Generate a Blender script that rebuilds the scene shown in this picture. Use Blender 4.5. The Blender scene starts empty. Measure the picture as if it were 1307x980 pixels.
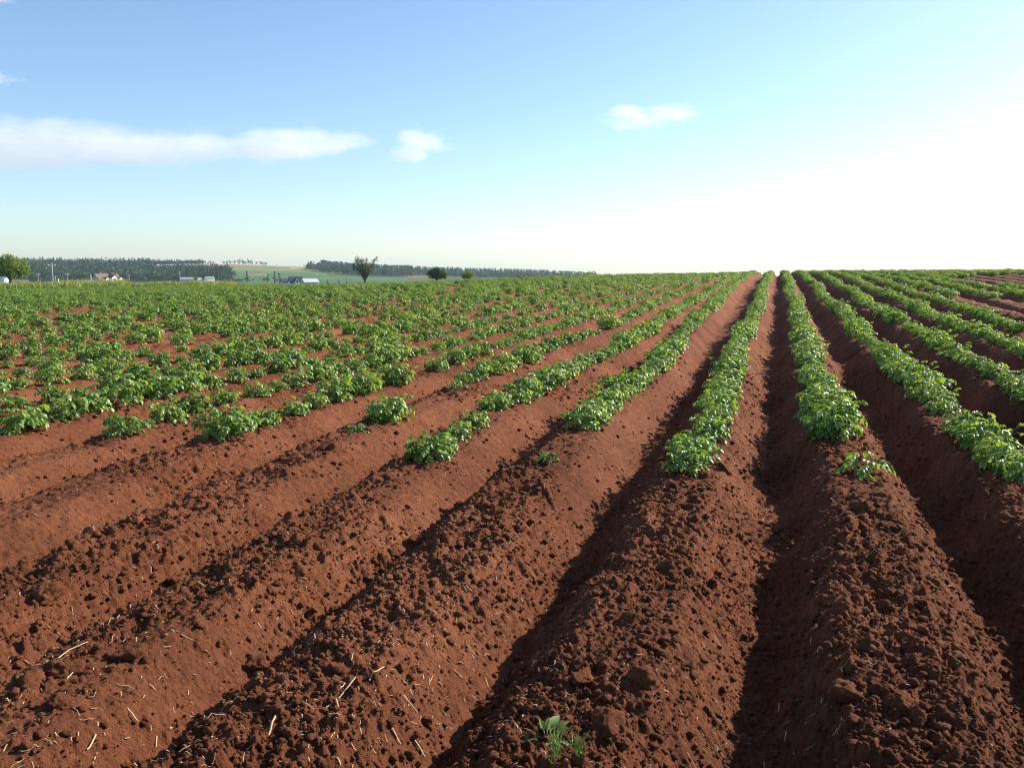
import bpy, bmesh, math, random
import numpy as np
from mathutils import Vector, Matrix
R = math.radians
rng = np.random.default_rng(11)
random.seed(11)
C = bpy.context.scene.collection

# ------------------------------------------------------------------ camera figures
F, CX, CY = 1132.0, 653.5, 490.0
PITCH, YAW, CAM_H = R(7.3), R(16.55), 1.42

def px_az(px):                       # compass angle (clockwise from the rows' direction) of a picture column
    return math.atan((px - CX) / F) - YAW

def spot(px, dist):
    a = px_az(px)
    return dist * math.sin(a), dist * math.cos(a)

def z_at(py, dist):                  # height seen at a picture row at this distance
    return CAM_H + math.tan(math.atan((CY - py) / F) - PITCH) * dist

# ------------------------------------------------------------------ noise
def _h(ix, iy, s):
    n = (ix.astype(np.int64) * 374761393 + iy.astype(np.int64) * 668265263 + s * 1442695041) & 0xFFFFFFFF
    n = ((n ^ (n >> 13)) * 1274126177) & 0xFFFFFFFF
    n = ((n ^ (n >> 16)) * 2246822519) & 0xFFFFFFFF
    return ((n ^ (n >> 15)) & 0xFFFFFF).astype(np.float32) / 16777215.0

def vnoise(x, y, s=0):
    ix, iy = np.floor(x), np.floor(y)
    fx, fy = (x - ix).astype(np.float32), (y - iy).astype(np.float32)
    fx = fx * fx * fx * (fx * (fx * 6 - 15) + 10); fy = fy * fy * fy * (fy * (fy * 6 - 15) + 10)
    a, b = _h(ix, iy, s), _h(ix + 1, iy, s)
    c, d = _h(ix, iy + 1, s), _h(ix + 1, iy + 1, s)
    return (a + (b - a) * fx) * (1 - fy) + (c + (d - c) * fx) * fy - 0.5

def fbm(x, y, sc, octv, s=0, gain=0.5):
    t, amp, k = 0, 1.0, sc
    for o in range(octv):
        cs, sn = math.cos(o * 1.1 + .3), math.sin(o * 1.1 + .3)
        t = t + amp * vnoise((x * cs - y * sn) * k, (x * sn + y * cs) * k, s + o * 17)
        amp *= gain; k *= 2.03
    return t

def lumps(x, y, cell, s, share, rmin, rmax, flat=1.0):
    """half-buried clods: one possible dome per jittered cell"""
    gx, gy = np.floor(x / cell), np.floor(y / cell)
    out = np.zeros(x.shape, np.float32)
    for dx in (-1, 0, 1):
        for dy in (-1, 0, 1):
            cx_, cy_ = gx + dx, gy + dy
            on = _h(cx_, cy_, s + 5)
            jx, jy = _h(cx_, cy_, s), _h(cx_, cy_, s + 1)
            rr = (rmin + (rmax - rmin) * _h(cx_, cy_, s + 2) ** 2) * cell
            an = _h(cx_, cy_, s + 3) * 6.283
            ex, ey = x - (cx_ + jx) * cell, y - (cy_ + jy) * cell
            ca, sa = np.cos(an), np.sin(an)
            qx, qy = (ex * ca + ey * sa) * 1.25, (-ex * sa + ey * ca) * .85
            # angular rather than round
            d = np.maximum(np.sqrt(qx * qx + qy * qy), .86 * (np.abs(qx) + np.abs(qy)) * .9) / rr
            hgt = rr * flat * np.sqrt(np.clip(1 - d * d, 0, 1))
            out = np.maximum(out, np.where(on < share, hgt, 0))
    return out

def sstep(a, b, t):
    t = np.clip((t - a) / (b - a), 0, 1)
    return t * t * (3 - 2 * t)

# ------------------------------------------------------------------ the shape of the land
EDGE_X, END_Y = -58.0, 104.0

def g_rise(y):
    t = np.clip((y - 3) / 57, 0, 1)
    return .95 * t * t * (3 - 2 * t)

def z0(x, y):
    k = 0
    for o in (-4, -2, 0, 2, 4):
        k = k + np.interp(np.asarray(x, float) + o, [-58, -45, -36, -31, -23, -15.7, -11, 0, 15, 40], [-.32, -.24, -.1, .06, .29, .68, .86, 1.0, 1.1, 1.3]) / 5
    return g_rise(y) * k - np.clip(np.minimum(y, 125) - 60, 0, None) ** 2 * .0004

SP = 0.895
def ridge_u(i, y):
    """sideways position of ridge i (0 = just right of the middle dark furrow) at distance y along the rows"""
    i = np.asarray(i, float); y = np.asarray(y, float)
    u = .435 + SP * i
    u = u + np.where(i < -1, np.minimum(.3, .11 * (-i - 1)) * np.clip((7 - y) / 5, 0, 1), 0)
    u = u - np.where(i == 0, .02 * np.clip((5 - y) / 3, 0, 1), 0) + np.where(i == 0, .04 * np.exp(-((y - 5.8) / 1.0) ** 2), 0)
    u = u - np.where(i == -2, .25 * np.clip((y - 9) / 20, 0, 1), 0)
    u = u + .035 * np.sin(y * .55 + i * 2.1) * np.clip(y / 12, 0.2, 1) + .02 * np.sin(y * 1.7 + i * 4.4) + .05 * np.sin(y * .38 + i * 1.3) * np.clip((y - 7) / 10, 0, 1)
    return u

def ridge_height(i):
    return np.where(i >= 0, .25, np.where(i >= -2, .23, np.where(i >= -3, .19, np.where(i >= -4, .17, .15))))

def field_z(x, y, detail=0):
    """height of the bare soil; detail 0 smooth, 1 with clods"""
    x = np.asarray(x, float); y = np.asarray(y, float)
    if detail:
        wx = x + .035 * fbm(x, y, 1.6, 2, 91); wy = y
    else:
        wx, wy = x, y
    k = np.round((wx - .435) / SP)
    best = np.full(x.shape, 9.0); bi = k.copy()
    for dk in (-1, 0, 1):
        d = np.abs(wx - ridge_u(k + dk, wy))
        m = d < best
        best = np.where(m, d, best); bi = np.where(m, k + dk, bi)
    a = np.clip(best / .45, 0, 1.05)
    hgt = ridge_height(bi) * (1 - sstep(.26, .97, a))
    z = z0(x, y) + hgt
    if detail:
        left = wx < ridge_u(bi, wy)
        rough = sstep(-.18, .25, fbm(x, y, .8, 3, 7) + .22 * (left > 0) - .12 + .25 * (1 - a))
        rough = rough * (1 - .6 * sstep(.75, 1.0, a))
        rough = np.where(bi >= -1, .5, .2 + .12 * (left > 0)) + np.where(bi >= -1, .5, .68) * rough
        if detail == 2: return rough
        z = z + .035 * fbm(x, y, 3.1, 3, 21) * (.4 + rough)
        z = z + .030 * fbm(x, y, 11, 3, 31) * rough
        qx = x + .02 * fbm(x, y, 16, 2, 61); qy = y + .02 * fbm(x, y, 16, 2, 62)
        L = lumps(qx, qy, .15, 100, .34, .12, .36, .75) * rough
        L = np.maximum(L, lumps(qx, qy, .075, 200, .36, .16, .45, .95) * (.35 + .65 * rough))
        L = np.maximum(L, lumps(qx, qy, .035, 300, .6, .2, .5, .95) * (.5 + .5 * rough))
        z = z + L * (1 + .5 * fbm(x, y, 28, 3, 51))
        z = z - lumps(qx, qy, .12, 400, .22, .12, .3, .9) * rough          # pits
        L2 = lumps(qx, qy, .019, 500, .6, .2, .5, 1.0) * (.6 + .4 * rough)
        z = z + L2 * (L < .012)
        z = z + .015 * fbm(x, y, 36, 2, 41) * (.35 + .65 * rough) + .0105 * fbm(x, y, 85, 2, 43, .7) * (.5 + .5 * rough)
        z = z - lumps(qx, qy, .027, 700, .5, .14, .4, 1.35) * (.45 + .55 * rough)
        z = z - lumps(qx, qy, .05, 600, .15, .1, .3, 1.2) * (.3 + .7 * rough)
        # shallow drill marks on the right-hand crest
        z = z - .018 * np.exp(-((x - .40) / .02) ** 2) * np.exp(-((y - 4.2) / .9) ** 2)
    return z

def zfar(px, r):
    pts_x = [-400, 0, 150, 205, 300, 400, 450, 530, 620, 700, 800]
    pts_y = [339, 339.5, 341, 339, 338, 341.5, 348, 351, 353, 356, 360]
    top = CAM_H + (345 - np.interp(px, pts_x, pts_y)) / F * 1150
    up = sstep(640, 1150, r)
    z = -6.5 + (top + 6.5) * up
    return z - 14 * sstep(1200, 2500, r)

def land_z(x, y):
    x = np.asarray(x, float); y = np.asarray(y, float)
    r = np.hypot(x, y); az = np.arctan2(x, y)
    rel = np.clip(az + YAW, -1.2, 1.2)
    px = CX + F * np.tan(rel)
    w = sstep(92, 300, r)
    base = z0(x, np.clip(y, -50, 125)) + .10
    return base * (1 - w) + zfar(px, r) * w

# ------------------------------------------------------------------ object helpers
def link(o, parent=None):
    C.objects.link(o)
    if parent: o.parent = parent
    return o

def tag(o, label=None, cat=None, group=None, kind=None):
    if label: o["label"] = label
    if cat: o["category"] = cat
    if group: o["group"] = group
    if kind: o["kind"] = kind
    return o

def empty(name, loc=(0, 0, 0), rz=0, s=1):
    o = bpy.data.objects.new(name, None)
    o.empty_display_size = .1
    o.location = loc; o.rotation_euler = (0, 0, rz); o.scale = (s, s, s)
    return link(o)

def np_mesh(name, V, faces, mats=(), smooth=False, tint=None):
    me = bpy.data.meshes.new(name)
    V = np.asarray(V, np.float32)
    if isinstance(faces, np.ndarray):
        n, k = faces.shape
        me.vertices.add(len(V)); me.vertices.foreach_set("co", V.ravel())
        me.loops.add(n * k); me.loops.foreach_set("vertex_index", faces.astype(np.int32).ravel())
        me.polygons.add(n); me.polygons.foreach_set("loop_start", np.arange(0, n * k, k, dtype=np.int32))
        me.update(calc_edges=True)
    else:
        me.from_pydata([tuple(v) for v in V.tolist()], [], faces)
    for m in mats: me.materials.append(m)
    if tint is not None:
        at = me.attributes.new("tint", 'FLOAT', 'POINT'); at.data.foreach_set("value", np.asarray(tint, np.float32))
    if smooth:
        me.polygons.foreach_set("use_smooth", np.ones(len(me.polygons), bool))
    me.validate()
    return me

def obj(name, me, parent=None):
    return link(bpy.data.objects.new(name, me), parent)

# ------------------------------------------------------------------ materials
def mat(name):
    m = bpy.data.materials.new(name); m.use_nodes = True
    nt = m.node_tree
    return m, nt, nt.nodes, nt.links, nt.nodes["Principled BSDF"]

def plain(name, col, rough=.6, noise=.12, scale=3.0, spec=.4):
    m, nt, N, L, B = mat(name)
    tc = N.new("ShaderNodeTexCoord"); no = N.new("ShaderNodeTexNoise")
    no.inputs["Scale"].default_value = scale; no.inputs["Detail"].default_value = 5
    mx = N.new("ShaderNodeMix"); mx.data_type = 'RGBA'
    mx.inputs["A"].default_value = (*[c * (1 - noise) for c in col], 1)
    mx.inputs["B"].default_value = (*[min(1, c * (1 + noise)) for c in col], 1)
    L.new(tc.outputs["Object"], no.inputs["Vector"]); L.new(no.outputs["Fac"], mx.inputs["Factor"])
    L.new(mx.outputs["Result"], B.inputs["Base Color"])
    B.inputs["Roughness"].default_value = rough; B.inputs["Specular IOR Level"].default_value = spec
    return m

def ramp(N, stops):
    r = N.new("ShaderNodeValToRGB")
    while len(r.color_ramp.elements) > 1: r.color_ramp.elements.remove(r.color_ramp.elements[-1])
    r.color_ramp.elements[0].position = stops[0][0]; r.color_ramp.elements[0].color = (*stops[0][1], 1)
    for p, c in stops[1:]:
        e = r.color_ramp.elements.new(p); e.color = (*c, 1)
    return r

def soil_material(name, bump=1.0):
    m, nt, N, L, B = mat(name)
    tc = N.new("ShaderNodeTexCoord")
    n1 = N.new("ShaderNodeTexNoise"); n1.inputs["Scale"].default_value = .9; n1.inputs["Detail"].default_value = 8; n1.inputs["Roughness"].default_value = .62
    n2 = N.new("ShaderNodeTexNoise"); n2.inputs["Scale"].default_value = 26; n2.inputs["Detail"].default_value = 6; n2.inputs["Roughness"].default_value = .7
    for n in (n1, n2): L.new(tc.outputs["Object"], n.inputs["Vector"])
    r1 = ramp(N, [(.28, (.125, .041, .0185)), (.5, (.192, .066, .030)), (.72, (.275, .104, .051))])
    r2 = ramp(N, [(.28, (.55, .52, .5)), (.5, (1, 1, 1)), (.75, (1.35, 1.38, 1.42))])
    L.new(n1.outputs["Fac"], r1.inputs["Fac"]); L.new(n2.outputs["Fac"], r2.inputs["Fac"])
    mx = N.new("ShaderNodeMix"); mx.data_type = 'RGBA'; mx.blend_type = 'MULTIPLY'; mx.inputs["Factor"].default_value = 1
    L.new(r1.outputs["Color"], mx.inputs["A"]); L.new(r2.outputs["Color"], mx.inputs["B"])
    L.new(mx.outputs["Result"], B.inputs["Base Color"])
    B.inputs["Roughness"].default_value = .95; B.inputs["Specular IOR Level"].default_value = .12
    n3 = N.new("ShaderNodeTexNoise"); n3.inputs["Scale"].default_value = 95; n3.inputs["Detail"].default_value = 6; n3.inputs["Roughness"].default_value = .7
    L.new(tc.outputs["Object"], n3.inputs["Vector"])
    bp = N.new("ShaderNodeBump"); bp.inputs["Strength"].default_value = 1.0 * bump; bp.inputs["Distance"].default_value = .024
    L.new(n3.outputs["Fac"], bp.inputs["Height"]); L.new(bp.outputs["Normal"], B.inputs["Normal"])
    return m

def leaf_material(name, dark, mid, light, trans=.35, rough=.42, spec=.45, tcol=None):
    m, nt, N, L, B = mat(name)
    at = N.new("ShaderNodeAttribute"); at.attribute_name = "tint"
    oi = N.new("ShaderNodeObjectInfo")
    ad = N.new("ShaderNodeMath"); ad.operation = 'MULTIPLY_ADD'; ad.inputs[1].default_value = .44; ad.inputs[2].default_value = -.2
    L.new(oi.outputs["Random"], ad.inputs[0])
    sm = N.new("ShaderNodeMath"); sm.operation = 'ADD'
    L.new(at.outputs["Fac"], sm.inputs[0]); L.new(ad.outputs[0], sm.inputs[1])
    r = ramp(N, [(0, dark), (.5, mid), (1, light)])
    L.new(sm.outputs[0], r.inputs["Fac"]); L.new(r.outputs["Color"], B.inputs["Base Color"])
    B.inputs["Roughness"].default_value = rough; B.inputs["Specular IOR Level"].default_value = spec
    tr = N.new("ShaderNodeBsdfTranslucent")
    br = N.new("ShaderNodeMix"); br.data_type = 'RGBA'; br.blend_type = 'MULTIPLY'; br.inputs["Factor"].default_value = 1
    br.inputs["B"].default_value = (*(tcol or (1.7, 1.5, .55)), 1)
    L.new(r.outputs["Color"], br.inputs["A"]); L.new(br.outputs["Result"], tr.inputs["Color"])
    ms = N.new("ShaderNodeMixShader"); ms.inputs[0].default_value = trans
    L.new(B.outputs[0], ms.inputs[1]); L.new(tr.outputs[0], ms.inputs[2])
    L.new(ms.outputs[0], N["Material Output"].inputs["Surface"])
    return m

M = {}
M["soil"] = soil_material("red_soil")
M["leaf"] = leaf_material("potato_leaf", (.065, .135, .024), (.15, .265, .052), (.27, .36, .095), trans=.40, rough=.42, spec=.5)
M["stem"] = plain("potato_stem", (.11, .16, .045), .5)
M["straw"] = plain("dry_straw", (.48, .35, .20), .7, .4, 8)
M["tree_leaf"] = leaf_material("broadleaf", (.06, .11, .015), (.13, .20, .03), (.22, .28, .05), trans=.45)
M["grey_leaf"] = leaf_material("grey_green_leaf", (.05, .07, .032), (.085, .11, .05), (.13, .15, .075), trans=.35)
M["dark_leaf"] = leaf_material("dark_evergreen", (.02, .045, .014), (.04, .075, .022), (.075, .115, .035), trans=.3)
M["wood_leaf"] = leaf_material("distant_wood", (.018, .048, .018), (.042, .08, .027), (.10, .13, .045), trans=.2)
M["bark"] = plain("bark", (.10, .075, .055), .9, .3, 4)
M["grass"] = leaf_material("verge_grass", (.08, .15, .025), (.15, .22, .04), (.30, .33, .10), trans=.3)
M["weed"] = leaf_material("weed_leaf", (.09, .17, .03), (.17, .27, .06), (.30, .38, .14), trans=.45, rough=.55)
M["white"] = plain("white_siding", (.78, .79, .80), .6, .04, 1)
M["grey_side"] = plain("grey_siding", (.36, .42, .47), .6, .05, 1)
M["brown_roof"] = plain("brown_shingle", (.16, .11, .10), .85, .15, 2)
M["dark_roof"] = plain("dark_shingle", (.035, .045, .07), .8, .15, 2)
M["red_roof"] = plain("dark_red_shingle", (.10, .035, .035), .8, .15, 2)
M["pale_roof"] = plain("pale_metal_roof", (.45, .46, .46), .5, .06, 1)
M["dull_roof"] = plain("dull_metal_roof", (.26, .27, .29), .6, .06, 1)
M["glass"] = plain("dark_window", (.03, .035, .045), .15, .05, 1, .6)
M["pole"] = plain("weathered_pole", (.30, .27, .25), .8, .2, 2)

# ------------------------------------------------------------------ the field soil: one sheet, fine near the camera
az0, az1 = R(-80), R(44)
az = np.concatenate([np.arange(az0, R(-52), R(.3)), np.arange(R(-52), R(18), R(.115)), np.arange(R(18), az1, R(.3))])
rr = [1.15]
while rr[-1] < 132:
    r_ = rr[-1]
    rr.append(r_ * (1 + (.0021 if r_ < 9 else .0021 + .0035 * min(1, (r_ - 9) / 12))))
rr = np.array(rr)
A, RR = np.meshgrid(az, rr)
X, Y = (RR * np.sin(A)).ravel(), (RR * np.cos(A)).ravel()
Z = np.empty(X.shape, np.float32)
near = RR.ravel() < 30
Z[near] = field_z(X[near], Y[near], 1)
Z[~near] = field_z(X[~near], Y[~near], 0) + .03 * fbm(X[~near], Y[~near], 3.1, 3, 21)
out = np.maximum(sstep(EDGE_X + .6, EDGE_X - .4, X), np.maximum(sstep(END_Y - .5, END_Y + .5, Y), sstep(126, 131, RR.ravel())))
Z = Z - out * 1.2
na, nr = len(az), len(rr)
idx = np.arange(na * nr).reshape(nr, na)
Fq = np.stack([idx[:-1, :-1], idx[:-1, 1:], idx[1:, 1:], idx[1:, :-1]], -1).reshape(-1, 4)[:, ::-1]
tag(obj("field_soil", np_mesh("field_soil", np.stack([X, Y, Z], 1), Fq, [M["soil"]], smooth=True)), kind="structure",
    label="ridged red soil of the potato field")

# ------------------------------------------------------------------ the land beyond: one sheet to the skyline
def land_material():
    m, nt, N, L, B = mat("farmland")
    at = N.new("ShaderNodeAttribute"); at.attribute_name = "cover"
    tc = N.new("ShaderNodeTexCoord"); n = N.new("ShaderNodeTexNoise")
    n.inputs["Scale"].default_value = .05; n.inputs["Detail"].default_value = 8
    L.new(tc.outputs["Object"], n.inputs["Vector"])
    r = ramp(N, [(.3, (.72, .74, .7)), (.7, (1.25, 1.22, 1.2))]); L.new(n.outputs["Fac"], r.inputs["Fac"])
    mx = N.new("ShaderNodeMix"); mx.data_type = 'RGBA'; mx.blend_type = 'MULTIPLY'; mx.inputs["Factor"].default_value = 1
    L.new(at.outputs["Color"], mx.inputs["A"]); L.new(r.outputs["Color"], mx.inputs["B"])
    L.new(mx.outputs["Result"], B.inputs["Base Color"]); B.inputs["Roughness"].default_value = 1; B.inputs["Specular IOR Level"].default_value = .1
    return m
laz = np.concatenate([np.arange(-180, -62, 2.0), np.arange(-62, 22, .12), np.arange(22, 180.1, 2.0)])
laz[-1] = 180
lr = np.concatenate([[.5, 2, 5, 10], np.arange(15, 135, 1.0), np.geomspace(136, 2500, 150)])
A, RR = np.meshgrid(np.radians(laz), lr)
X, Y = (RR * np.sin(A)).ravel(), (RR * np.cos(A)).ravel(); r_ = RR.ravel(); a_ = A.ravel()
Z = land_z(X, Y) + .06 * fbm(X, Y, .5, 3, 3)
inside = sstep(EDGE_X - .2, EDGE_X + .8, X) * sstep(END_Y + .3, END_Y - .7, Y) * sstep(127.5, 125, r_) * ((a_ > R(-79)) & (a_ < R(43)))
Z = Z - inside * .62
px = CX + F * np.tan(np.clip(a_ + YAW, -1.2, 1.2))
cov = np.tile(np.array([.085, .115, .035]), (len(X), 1))
def paint(mask, c): cov[mask] = c
wob = 18 * fbm(X, Y, .01, 3, 5)
rw = r_ + wob
paint((r_ < 130), (.10, .13, .04))
paint((rw > 660) & (px < 292), (.03, .05, .02))
paint((rw > 860) & (px > 190) & (px < 420), (.11, .17, .06))
paint((rw > 925) & (px > 292) & (px < 450), (.20, .21, .09))
paint((rw > 965) & (px > 285) & (px < 450), (.17, .18, .07))
paint((rw > 1000) & (px > 180) & (px < 345 + wob * .6), (.26, .15, .09))
paint((rw > 1015) & (px > 345) & (px < 450), (.20, .19, .09))
paint((rw > 985) & (rw < 1020) & (px > 372) & (px < 416), (.36, .33, .17))
paint((rw > 640) & (rw < 860) & (px > 300) & (px < 520), (.075, .145, .05))
paint((rw > 800) & (rw < 840) & (px > 318) & (px < 345), (.22, .18, .12))
paint((rw > 880) & (rw < 1010) & (px > 518) & (px < 545), (.30, .15, .10))
me = np_mesh("farmland", np.stack([X, Y, Z], 1), (lambda i: np.stack([i[:-1, :-1], i[:-1, 1:], i[1:, 1:], i[1:, :-1]], -1).reshape(-1, 4)[:, ::-1])(np.arange(len(X)).reshape(len(lr), len(laz))), [land_material()], smooth=True)
ca = me.color_attributes.new("cover", 'FLOAT_COLOR', 'POINT')
ca.data.foreach_set("color", np.concatenate([cov, np.ones((len(X), 1))], 1).astype(np.float32).ravel())
tag(obj("ground", me), kind="structure", label="farmland rolling away to a low hill")

# ------------------------------------------------------------------ potato plants
def frame_from(d):
    d = d / np.linalg.norm(d)
    s = np.cross(d, [0, 0, 1.0]); n = np.linalg.norm(s)
    s = s / n if n > 1e-4 else np.array([1.0, 0, 0])
    return d, s, np.cross(s, d)

class Soup:
    def __init__(s): s.V, s.F, s.T = [], [], []
    def add(s, V, Fs, t):
        b = len(s.V); s.V += [list(v) for v in V]; s.F += [[b + k for k in f] for f in Fs]; s.T += [t] * len(V)
    def tube(s, pts, radii, t=.5, n=5):
        pts = [np.asarray(p, float) for p in pts]; b = len(s.V); k = len(pts)
        for j, p in enumerate(pts):
            d = pts[min(j + 1, k - 1)] - pts[max(j - 1, 0)]
            d, a, c = frame_from(d)
            for q in range(n):
                th = 2 * math.pi * q / n
                s.V.append(list(p + radii[j] * (math.cos(th) * a + math.sin(th) * c))); s.T.append(t)
        for j in range(k - 1):
            for q in range(n):
                s.F.append([b + j * n + q, b + j * n + (q + 1) % n, b + (j + 1) * n + (q + 1) % n, b + (j + 1) * n + q])
        s.F.append([b + (k - 1) * n + q for q in range(n)])
    def mesh(s, name, m, smooth=True): return np_mesh(name, s.V, s.F, [m], smooth, s.T)

def leaflet(S, p, d, up, ln, wd, t, droop=.5):
    """one oval leaflet folded along its midrib and bending down"""
    d = d / np.linalg.norm(d); side = np.cross(d, up); side /= np.linalg.norm(side) + 1e-9; n = np.cross(side, d)
    V = []
    for tt, w in ((0, 0.06), (.22, .78), (.5, 1.0), (.78, .66), (1, 0)):
        c = p + d * ln * tt * (1 - .12 * tt) - n * ln * droop * tt * tt * .55
        lift = n * wd * .26 * w
        if w == 0: V.append(c)
        else: V += [c + side * wd * .5 * w + lift, c, c - side * wd * .5 * w + lift]
    Fs = []
    for k in range(3):
        b = k * 3
        Fs += [[b, b + 1, b + 4, b + 3], [b + 1, b + 2, b + 5, b + 4]]
    Fs += [[9, 10, 12], [10, 11, 12]]
    S.add(V, Fs, t)

def potato_meshes(seed, stems=6, hgt=.30, spread=.24, nl=8, size=1.0):
    rnd = random.Random(seed); S, T = Soup(), Soup()
    for k in range(stems):
        a = 2 * math.pi * (k + rnd.uniform(-.3, .3)) / stems
        out = spread * (rnd.uniform(.45, 1.0) if k else .1)
        h = hgt * rnd.uniform(.72, 1.08) * (1.1 - .35 * out / spread)
        base = np.array([.03 * math.cos(a), .03 * math.sin(a), -.03])
        tip = np.array([out * math.cos(a), out * math.sin(a), h])
        mid = base * .45 + tip * .55 + np.array([0, 0, .05])
        P = lambda t: (1 - t) ** 2 * base + 2 * t * (1 - t) * mid + t * t * tip
        T.tube([P(t) for t in (0, .33, .66, 1)], [.008, .007, .0055, .003], .5, 5)
        for j in range(nl):
            t = .22 + .78 * (j + rnd.random() * .5) / nl
            p = P(min(t, 1))
            la = a + j * 2.4 + rnd.uniform(-.5, .5)
            up_ang = rnd.uniform(.0, .55) + .35 * (t > .85)
            dirn = np.array([math.cos(la) * math.cos(up_ang), math.sin(la) * math.cos(up_ang), math.sin(up_ang)])
            ln = size * rnd.uniform(.12, .19) * (1.0 if t < .8 else .75)
            end = p + dirn * ln - np.array([0, 0, ln * rnd.uniform(.15, .5)])
            ctl = p + dirn * ln * .6 + np.array([0, 0, .01])
            Q = lambda u: (1 - u) ** 2 * p + 2 * u * (1 - u) * ctl + u * u * end
            T.tube([Q(0), Q(.5), Q(1)], [.003, .0024, .0014], .6, 3)
            tint = min(1, max(0, rnd.gauss(.42, .17) + .22 * (t > .85)))
            if rnd.random() < .03: tint = 1.0
            upv = np.array([rnd.uniform(-.35, .35), rnd.uniform(-.35, .35), 1.0])
            ax = end - ctl; ax /= np.linalg.norm(ax); sd = np.cross(ax, upv); sd /= np.linalg.norm(sd)
            L0 = size * rnd.uniform(.062, .085)
            leaflet(S, Q(1), ax, upv, L0 * 1.15, L0 * .74, tint, rnd.uniform(.3, .9))
            for u, sc in ((.93, 1.0), (.62, .85), (.34, .55)):
                for sg in (-1, 1):
                    if sc < .6 and rnd.random() < .5: continue
                    dv = ax * .45 + sg * sd * .9 - np.array([0, 0, rnd.uniform(0, .35)])
                    leaflet(S, Q(u), dv, upv, L0 * sc * rnd.uniform(.85, 1.1), L0 * .66 * sc, min(1, max(0, tint + rnd.uniform(-.08, .08))), rnd.uniform(.2, .8))
    return S.mesh("potato_foliage", M["leaf"]), T.mesh("potato_stems", M["stem"])

kinds = [potato_meshes(100 + k, stems=(6, 7, 6, 7, 6, 5)[k], hgt=(.30, .33, .28, .31, .34, .29)[k], spread=(.22, .24, .26, .21, .23, .25)[k], nl=(9, 9, 8, 9, 9, 8)[k]) for k in range(6)]
small_kinds = [potato_meshes(300 + k, stems=3, hgt=.13, spread=.12, nl=4, size=.72) for k in range(3)]
tiny_kind = [potato_meshes(400, stems=4, hgt=.07, spread=.07, nl=3, size=.45)]

# where the plants stand: rows along y, first plant of each row, gaps
row_start = {-7: 5.55, -6: 6.3, -5: 6.35, -4: 6.75, -3: 5.6, -2: 6.45, -1: 5.25, 0: 6.4, 1: 5.3, 2: 6.1, 3: 7.2, 4: 8.0, 5: 28.3, 6: 27.6, 7: 27.6, 8: 31.5, 9: 46}
row_gaps = {-3: [(6.6, 7.12)], -2: [(8.1, 8.1)], -4: [(8.15, 8.9), (11.6, 12.4)], -5: [(9.1, 10.2)], 1: [(7.15, 7.65)], 0: [(19.5, 20.2)], 3: [(28.1, 28.5)], 2: [(18.5, 18.8)], 8: [(35, 44)]}
rp = random.Random(5)
plants = []          # (row, y, scale, kind list, kind no.)
for i in range(-92, 46):
    y = row_start.get(i, 5.2 + 1.6 * rp.random() if i < 0 else 47 + 4 * rp.random())
    p_gap = .03 if -3 <= i <= 4 else .05 if i >= 5 else .13
    if i in (-5, -6, -7, -8): p_gap = .05
    gap_to = -1
    while y < END_Y - 1.5:
        jit = rp.uniform(-.05, .05)
        gl = any(a_ <= y <= b_ for a_, b_ in row_gaps.get(i, []))
        if rp.random() < p_gap and not (-4 < i < 5 and y < row_start.get(i, 0) + 2.6): gap_to = y + rp.choice([.25, .35, .5, .75])
        if not gl and y > gap_to:
            sc = rp.uniform(.44, .64) if i >= -3 else rp.uniform(.44, .66)
            sc *= 1 + .16 * math.sin(y * 1.1 + i * 2.7) + .10 * math.sin(y * 2.9 + i * 1.9)
            if i < -3: sc *= rp.choice([.8, 1.0, 1.15, 1.3]) * (1.1 if y < 10 else 1.0)
            sc = min(sc, .76)
            if rp.random() < (.09 if i < -3 else .03): sc *= .62
            plants.append([i, y + jit, sc, 'k', rp.randrange(6)])
        y += .24 if i >= -2 else .27 if i == -3 else .44
# singles read off the front edge of the crop
for i, y, sc, kd, kn in [(0, 5.36, .95, 's', 0), (-2, 5.28, .75, 't', 0), (-4, 6.12, .9, 't', 0), (-4, 6.62, .95, 's', 1),
                         (-5, 5.72, .72, 'k', 1), (-5, 5.98, .55, 'k', 3), (-5, 6.2, .9, 's', 2), (-6, 5.62, .62, 'k', 5), (-6, 5.95, .6, 's', 0),
                         (-3, 5.30, .6, 'k', 0), (-4, 8.5, .7, 's', 2)]:
    plants.append([i, y, sc, kd, kn])
half = R(33)
def visible(x, y, marg=0.0):
    a = math.atan2(x, y) + YAW
    return abs(a) < half + marg + math.atan2(1.0, math.hypot(x, y))
rows_near, far = {}, []
cand = []
for q in plants:
    u = float(ridge_u(q[0], q[1])) + rp.gauss(0, .02)
    q.append(u)
    if u < EDGE_X + .6: continue
    if not visible(u, q[1], .10): continue
    d = math.hypot(u, q[1]); inview = visible(u, q[1], -.02)
    cand.append((d + (0 if inview else 6), q))
cand.sort(key=lambda t: t[0])
near_pl = [q for _, q in cand[:300]]
far_pl = [q for _, q in cand[300:]]
ORD = "front second third fourth fifth sixth seventh eighth ninth tenth eleventh twelfth thirteenth fourteenth fifteenth sixteenth seventeenth eighteenth nineteenth twentieth".split()
def ordn(n):
    if n < 20: return ORD[n] if n else "first"
    tens = ["twenty", "thirty", "forty", "fifty"][(n + 1) // 10 - 2]; u_ = (n + 1) % 10
    return ["twentieth", "thirtieth", "fortieth", "fiftieth"][(n + 1) // 10 - 2] if u_ == 0 else tens + "-" + (["first"] + ORD[1:])[u_ - 1]
def row_phrase(i):
    if i == 0: return "row just right of dark central furrow"
    if i == -1: return "row just left of dark central furrow"
    return ("%s row right of dark central furrow" % ordn(i)) if i > 0 else ("%s row left of dark central furrow" % ordn(-i - 1))
byrow = {}
for q in near_pl: byrow.setdefault(q[0], []).append(q)
proto = {}
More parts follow.
